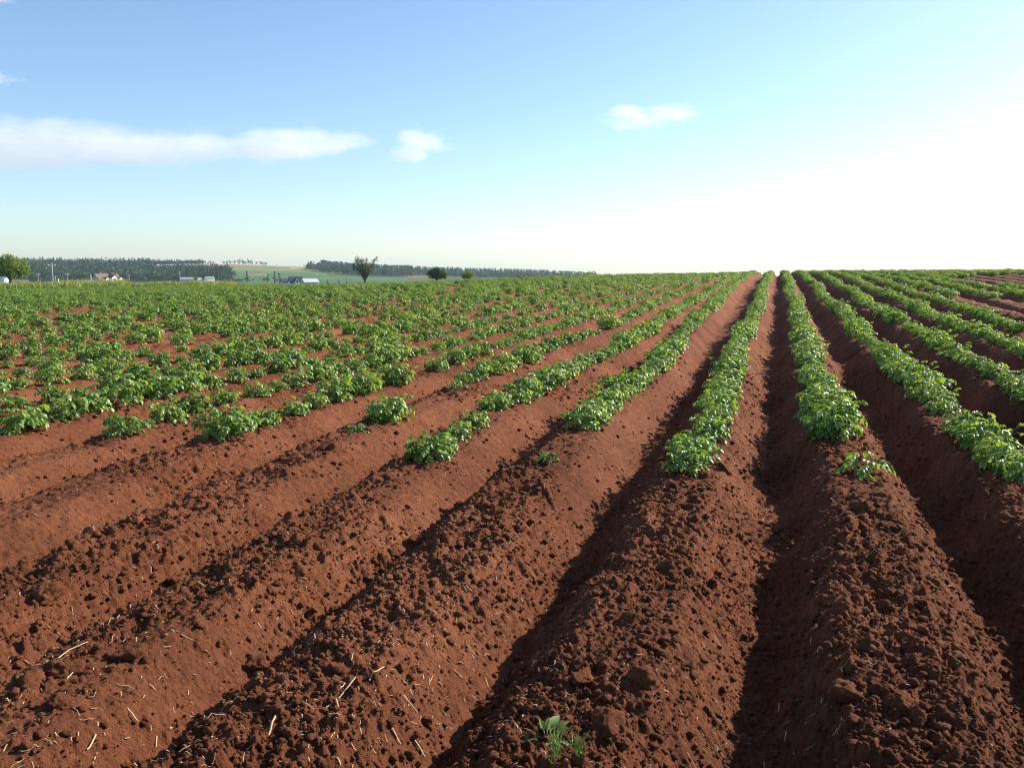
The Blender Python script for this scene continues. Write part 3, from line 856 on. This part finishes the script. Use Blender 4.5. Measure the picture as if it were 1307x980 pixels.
# grey-gabled house with three white dormers
h = site("dormer_house", 139, 400, R(40), "grey-gabled house with brown roof and three white dormers, left in the valley", "house")
zr = z_at(349, 400) - h.location.z - .2
gable_body("wall", -5.2, 5.2, -3.6, 3.6, 0, zr - 3.0, zr, M["grey_side"], h)
rf = gable_roof("roof", -5.2, 5.2, -3.6, 3.6, zr - 3.0, zr, M["brown_roof"], h)
boxm("ridge_band", 1.6, 4.2, -1.0, 1.0, zr - .3, zr + .55, M["red_roof"], rf)
for dx, s in ((-3.2, .9), (0.1, 1.2), (3.3, .9)):
    d = gable_body("dormer", -1.5, 1.5, -1.05 * s, 1.05 * s, 0, 1.7 * s, 2.5 * s, M["white"], h)
    d.location = (dx, -3.3, zr - 3.5); d.rotation_euler = (0, 0, R(90))
    dr = gable_roof("dormer_roof", -1.5, 1.5, -1.05 * s, 1.05 * s, 1.7 * s, 2.5 * s, M["red_roof"], d, .12, .1)
    # window on the outward face (-x after turning)
    f = boxm("dormer_window", -1.58, -1.46, -.45 * s, .45 * s, .45, 1.5 * s, M["glass"], d)
window(-2.6, -3.6, 1.3, 1.1, 1.2, h); window(2.6, -3.6, 1.3, 1.1, 1.2, h); window(-5.2, 0, 1.4, 1.0, 1.2, h, 'x')
ch = boxm("chimney", -5.9, -5.25, -1.4, -.7, 0, zr - 1.0, M["grey_side"], h)

# farmhouse with a dark roof and white cross gable
h = site("farmhouse", 379, 430, R(8), "white farmhouse with dark blue roof, pointed cross gable and white chimney", "house")
zr = z_at(352.8, 430) - h.location.z - .2
gable_body("wall", -2.9, 2.9, -2.7, 2.7, 0, zr - 2.4, zr, M["white"], h); gable_roof("roof", -2.9, 2.9, -2.7, 2.7, zr - 2.4, zr, M["dark_roof"], h)
d = gable_body("cross_gable", -1.6, 1.2, -1.0, 1.0, 0, zr - 2.1, zr - .4, M["white"], h); d.location = (.1, -2.5, 0); d.rotation_euler = (0, 0, R(90))
gable_roof("cross_gable_roof", -1.6, 1.2, -1.0, 1.0, zr - 2.1, zr - .4, M["dark_roof"], d, .15, .12)
boxm("cross_gable_window", -1.66, -1.55, -.4, .4, zr - 2.6, zr - 1.6, M["glass"], d)
boxm("chimney", 3.3, 3.9, -1.6, -.9, 0, zr - .3, M["white"], h)
window(-2, -2.7, 1.6, .9, 1.2, h); window(2, -2.7, 1.6, .9, 1.2, h)
# the white barn beside it
h = site("white_barn", 397, 420, R(28), "long low white-roofed barn right of the dark-roofed farmhouse", "barn")
zr = z_at(355.4, 420) - h.location.z - .2
gable_body("wall", -3.6, 3.4, -2, 2, 0, zr - 1.3, zr, M["grey_side"], h); gable_roof("roof", -3.6, 3.4, -2, 2, zr - 1.3, zr, M["pale_roof"], h)
boxm("barn_door", -3.68, -3.55, -.8, .8, 0, 1.7, M["white"], h); window(0, -2, 1.3, 1, .7, h)
h = site("dark_shed", 367, 440, R(15), "low shed with dull blue roof left of the dark-roofed farmhouse", "shed")
zr = z_at(355.2, 440) - h.location.z - .2
gable_body("wall", -2.2, 2.2, -1.6, 1.6, 0, zr - 1.2, zr, M["grey_side"], h); gable_roof("roof", -2.2, 2.2, -1.6, 1.6, zr - 1.2, zr, M["dark_roof"], h); window(0, -1.6, 1.2, .8, .7, h)
# sheds below the wood
for p_, w_, dd, tp, rz, wm, rm, lab in [
    (241, 5.8, 470, 353.2, 6, "grey_side", "dull_roof", "long grey farm shed with pale roof below the wood, beside a pole"),
    (257.5, 1.6, 470, 354.2, 20, "white", "pale_roof", "tiny white hut between the grey shed and the white-ended shed"),
    (270, 4.2, 470, 352.7, 24, "white", "dull_roof", "white-ended shed with grey roof, last of the sheds below the wood"),
    (112, 4.4, 300, 357.0, 4, "white", "pale_roof", "low pale shed just left of the grey-gabled house"),
    (5, 3.2, 260, 351.5, -30, "white", "grey_side", "white gabled house behind the bright green tree, at the left edge"),
    (24, 6.0, 280, 355.2, 4, "grey_side", "brown_roof", "low building with long brown roof behind the bright green tree")]:
    h = site("farm_shed" if "house" not in lab else "gabled_house", p_, dd, R(rz), lab, "shed" if "gabled house b" not in lab else "house")
    if "gabled house b" in lab: h.name = "gabled_house"
    zr = z_at(tp, dd) - h.location.z - .2; hw = w_ / 2; dp = min(3, max(1.2, w_ * .32))
    gable_body("wall", -hw, hw, -dp, dp, 0, zr - dp * .55, zr, M[wm], h)
    gable_roof("roof", -hw, hw, -dp, dp, zr - dp * .55, zr, M[rm], h, .2, .14)
    window(-hw * .4, -dp, zr * .45, .8, .8, h); boxm("door", hw * .3, hw * .3 + .8, -dp - .06, -dp + .04, 0, min(2, zr * .5), M["white"], h)

# poles
def pole(px_, dist, top, label, arm=True, r=.13, m="pole"):
    x, y = spot(px_, dist); z = float(land_z(x, y)); h_ = z_at(top, dist) - z
    root = empty("utility_pole", (x, y, z), -px_az(px_) + R(25)); tag(root, label, "utility pole", "utility poles along the valley road")
    S = Soup(); S.tube([(0, 0, -.5), (0, 0, h_ * .5), (0, 0, h_)], [r, r * .9, r * .75], .5, 8); obj("post", S.mesh("post", M[m]), root)
    if arm:
        c = boxm("crossarm", -.9, .9, -.07, .07, h_ - .75, h_ - .58, M[m], root)
        for q in (-.8, 0, .8): boxm("insulator", q - .05, q + .05, -.05, .05, h_ - .58, h_ - .38, M["white"], c)
pole(71.2, 250, 336.5, "tallest utility pole, right of the bright green tree", r=.2)
pole(53, 420, 348, "short grey utility pole between the bright green tree and the tallest pole", r=.14)
pole(90, 420, 347.5, "slim utility pole halfway between the tallest pole and the grey-gabled house", r=.14)
pole(119.5, 300, 350, "stout pale pole at the left corner of the grey-gabled house", arm=False, r=.3)
pole(168, 430, 349.5, "slim utility pole right of the grey-gabled house", r=.14)
pole(232.5, 440, 346, "dark utility pole at the left end of the long grey shed", r=.16)
for p_, tp, lab in ((74.5, 351, "grey marker post right beside the foot of the tallest pole"), (78.3, 354.5, "short white marker post right of the tallest pole")):
    x, y = spot(p_, 200); z = float(land_z(x, y)); S = Soup(); hh = z_at(tp, 200) - z
    S.tube([(0, 0, -.3), (0, 0, hh * .95), (0, 0, hh)], [.1, .1, .05], .5, 8)
    o = obj("marker_post", S.mesh("marker_post", M["white" if "white" in lab else "pole"])); o.location = (x, y, z); tag(o, lab, "post")

# ------------------------------------------------------------------ clouds
def cloud(name, parts, dist, dens, label, seed, soft=.5, nscale=6):
    """parts: (px, py, half-width px, half-height px, tilt); lumps joined into one body with a noisy volume"""
    px0 = sum(p[0] for p in parts) / len(parts); py0 = sum(p[1] for p in parts) / len(parts)
    el = math.atan((CY - py0) / F) - PITCH
    x, y = spot(px0, dist); z = CAM_H + math.tan(el) * dist; k = dist / F / math.cos(el)
    W = max(abs(p[0] - px0) + p[2] for p in parts) * k; H_ = max(abs(p[1] - py0) + p[3] for p in parts) * k
    D = min(W, max(H_ * 2.2, W * .35))
    bm = bmesh.new(); bmesh.ops.create_cube(bm, size=2)
    me = bpy.data.meshes.new(name); bm.to_mesh(me); bm.free()
    o = obj(name, me); o.location = (x, y, z); o.scale = (W * 1.25, D, H_ * 1.9); o.rotation_euler = (0, 0, -px_az(px0))
    m = bpy.data.materials.new(name); m.use_nodes = True; nt = m.node_tree; N, L = nt.nodes, nt.links
    N.remove(N["Principled BSDF"])
    tc = N.new("ShaderNodeTexCoord")
    # distance field of the lumps in local coordinates
    prev = None
    warp = N.new("ShaderNodeTexNoise"); warp.inputs["Scale"].default_value = nscale * .35; warp.inputs["Detail"].default_value = 4
    mp = N.new("ShaderNodeMapping"); mp.inputs["Scale"].default_value = (W / H_ * .28, D / H_ * .28, 1.0); mp.inputs["Location"].default_value = (seed * 3.1, seed, 0)
    L.new(tc.outputs["Object"], mp.inputs["Vector"]); L.new(mp.outputs[0], warp.inputs["Vector"])
    for (qx, qy, hw, hh, tilt) in parts:
        sb = N.new("ShaderNodeMapping"); sb.vector_type = 'TEXTURE'
        sb.inputs["Location"].default_value = ((qx - px0) * k / (W * 1.25), 0, -(qy - py0) * k / (H_ * 1.9))
        sb.inputs["Scale"].default_value = (hw * k / (W * 1.25), .8, hh * k / (H_ * 1.9))
        L.new(tc.outputs["Object"], sb.inputs["Vector"])
        ln = N.new("ShaderNodeVectorMath"); ln.operation = 'LENGTH'; L.new(sb.outputs[0], ln.inputs[0])
        sub = N.new("ShaderNodeMath"); sub.operation = 'SUBTRACT'; sub.inputs[0].default_value = 1; L.new(ln.outputs["Value"], sub.inputs[1])
        if prev is None: prev = sub.outputs[0]
        else:
            mxx = N.new("ShaderNodeMath"); mxx.operation = 'SMOOTH_MAX'; mxx.inputs[2].default_value = .3
            L.new(prev, mxx.inputs[0]); L.new(sub.outputs[0], mxx.inputs[1]); prev = mxx.outputs[0]
    nz = N.new("ShaderNodeTexNoise"); nz.inputs["Scale"].default_value = nscale; nz.inputs["Detail"].default_value = 6; nz.inputs["Roughness"].default_value = .6
    L.new(mp.outputs[0], nz.inputs["Vector"])
    ad = N.new("ShaderNodeMath"); ad.operation = 'ADD'; L.new(nz.outputs["Fac"], ad.inputs[0]); L.new(warp.outputs["Fac"], ad.inputs[1])
    ma = N.new("ShaderNodeMath"); ma.operation = 'MULTIPLY_ADD'; ma.inputs[1].default_value = 1.7; ma.inputs[2].default_value = -1.7; L.new(ad.outputs[0], ma.inputs[0])
    sm = N.new("ShaderNodeMath"); sm.operation = 'ADD'; L.new(prev, sm.inputs[0]); L.new(ma.outputs[0], sm.inputs[1])
    mr = N.new("ShaderNodeMapRange"); mr.interpolation_type = 'SMOOTHSTEP'
    mr.inputs["From Min"].default_value = .0; mr.inputs["From Max"].default_value = soft; mr.inputs["To Max"].default_value = dens
    L.new(sm.outputs[0], mr.inputs["Value"])
    vs = N.new("ShaderNodeVolumeScatter"); vs.inputs["Anisotropy"].default_value = .35; vs.inputs["Color"].default_value = (1, 1, 1, 1)
    L.new(mr.outputs[0], vs.inputs["Density"]); L.new(vs.outputs[0], N["Material Output"].inputs["Volume"])
    me.materials.append(m)
    return tag(o, label, "cloud", "clouds")
cloud("cloud", [(-60, 217, 150, 23, 0), (60, 210, 120, 20, 0), (170, 203, 110, 17, 0), (270, 195, 95, 16, 0), (355, 188, 75, 15, 0), (415, 185, 40, 8, 0), (100, 186, 100, 7, 0)], 9000, .0012, "long white streak of cloud low in the sky at left", 1)
cloud("cloud", [(527, 178, 22, 14, 0), (545, 185, 34, 13, 0), (522, 196, 30, 14, 0)], 9000, .0016, "small white triangular cloud right of the long streak", 2)
cloud("cloud", [(850, 148, 36, 11, 0), (805, 155, 44, 12, 0), (795, 145, 24, 8, 0)], 9500, .0015, "small white cloud with faint tail, highest on the right", 3)
cloud("cloud", [(3, 131, 28, 8, 0), (-30, 128, 40, 8, 0)], 9000, .003, "faint wisp at the left edge, above the long streak of cloud", 4)
cloud("cloud", [(0, 31, 34, 15, 0), (-40, 28, 44, 16, 0)], 8000, .004, "faint wisp at the upper left corner of the sky", 5)

# ------------------------------------------------------------------ air
bm = bmesh.new(); bmesh.ops.create_cube(bm, size=2)
me = bpy.data.meshes.new("haze"); bm.to_mesh(me); bm.free()
hz = obj("haze", me); hz.scale = (2600, 2600, 30); hz.location = (0, 0, 1)
m = bpy.data.materials.new("haze"); m.use_nodes = True; N, L = m.node_tree.nodes, m.node_tree.links
N.remove(N["Principled BSDF"])
pv = N.new("ShaderNodeVolumePrincipled"); pv.inputs["Color"].default_value = (.62, .82, 1, 1); pv.inputs["Density"].default_value = .00012; pv.inputs["Anisotropy"].default_value = .2
L.new(pv.outputs[0], N["Material Output"].inputs["Volume"]); me.materials.append(m)
tag(hz, "thin pale air over the farmland", "haze", kind="stuff")

# ------------------------------------------------------------------ light, sky, camera
SUN_AZ, SUN_EL = R(45), R(29)          # clockwise from +Y
sc = bpy.context.scene
w = bpy.data.worlds.new("World"); sc.world = w; w.use_nodes = True
N, L = w.node_tree.nodes, w.node_tree.links
sky = N.new("ShaderNodeTexSky"); sky.sky_type = 'NISHITA'; sky.sun_disc = False
sky.sun_elevation = SUN_EL; sky.sun_rotation = SUN_AZ; sky.altitude = 0; sky.air_density = .90; sky.dust_density = .63; sky.ozone_density = 3.8
tn = N.new("ShaderNodeMix"); tn.data_type = 'RGBA'; tn.blend_type = 'MULTIPLY'; tn.inputs["Factor"].default_value = 1; tn.inputs["B"].default_value = (1.11, 1.09, 1.05, 1)   # cool white balance
L.new(sky.outputs[0], tn.inputs["A"]); L.new(tn.outputs["Result"], N["Background"].inputs["Color"]); N["Background"].inputs["Strength"].default_value = .10
sl = bpy.data.lights.new("sun", 'SUN'); sl.energy = 4.8; sl.angle = R(.53); sl.color = (1, .93, .83)
so = bpy.data.objects.new("sun", sl); link(so)
dirv = Vector((math.sin(SUN_AZ) * math.cos(SUN_EL), math.cos(SUN_AZ) * math.cos(SUN_EL), math.sin(SUN_EL)))
so.rotation_euler = dirv.to_track_quat('Z', 'Y').to_euler()
cam = bpy.data.cameras.new("camera"); cam.sensor_fit = 'HORIZONTAL'; cam.sensor_width = 36; cam.lens = 36 * F / 1307; cam.clip_start = .05; cam.clip_end = 40000
co = bpy.data.objects.new("camera", cam); link(co); co.location = (0, 0, CAM_H); co.rotation_euler = (math.pi / 2 - PITCH, 0, YAW)
sc.camera = co
sc.view_settings.view_transform = 'Standard'; sc.view_settings.look = 'None'; sc.view_settings.gamma = 1; sc.view_settings.use_curve_mapping = False
sc.view_settings.exposure = .95
cy = sc.cycles if hasattr(sc, "cycles") else None
sc.render.engine = 'CYCLES'
sc.cycles.max_bounces = 8; sc.cycles.diffuse_bounces = 3; sc.cycles.transmission_bounces = 3; sc.cycles.volume_bounces = 3
sc.cycles.use_denoising = True; sc.cycles.denoiser = 'OPENIMAGEDENOISE'; sc.cycles.denoising_input_passes = 'RGB_ALBEDO_NORMAL'
sc.cycles.volume_max_steps = 128; sc.cycles.sample_clamp_indirect = 3; sc.cycles.filter_width = 1.15
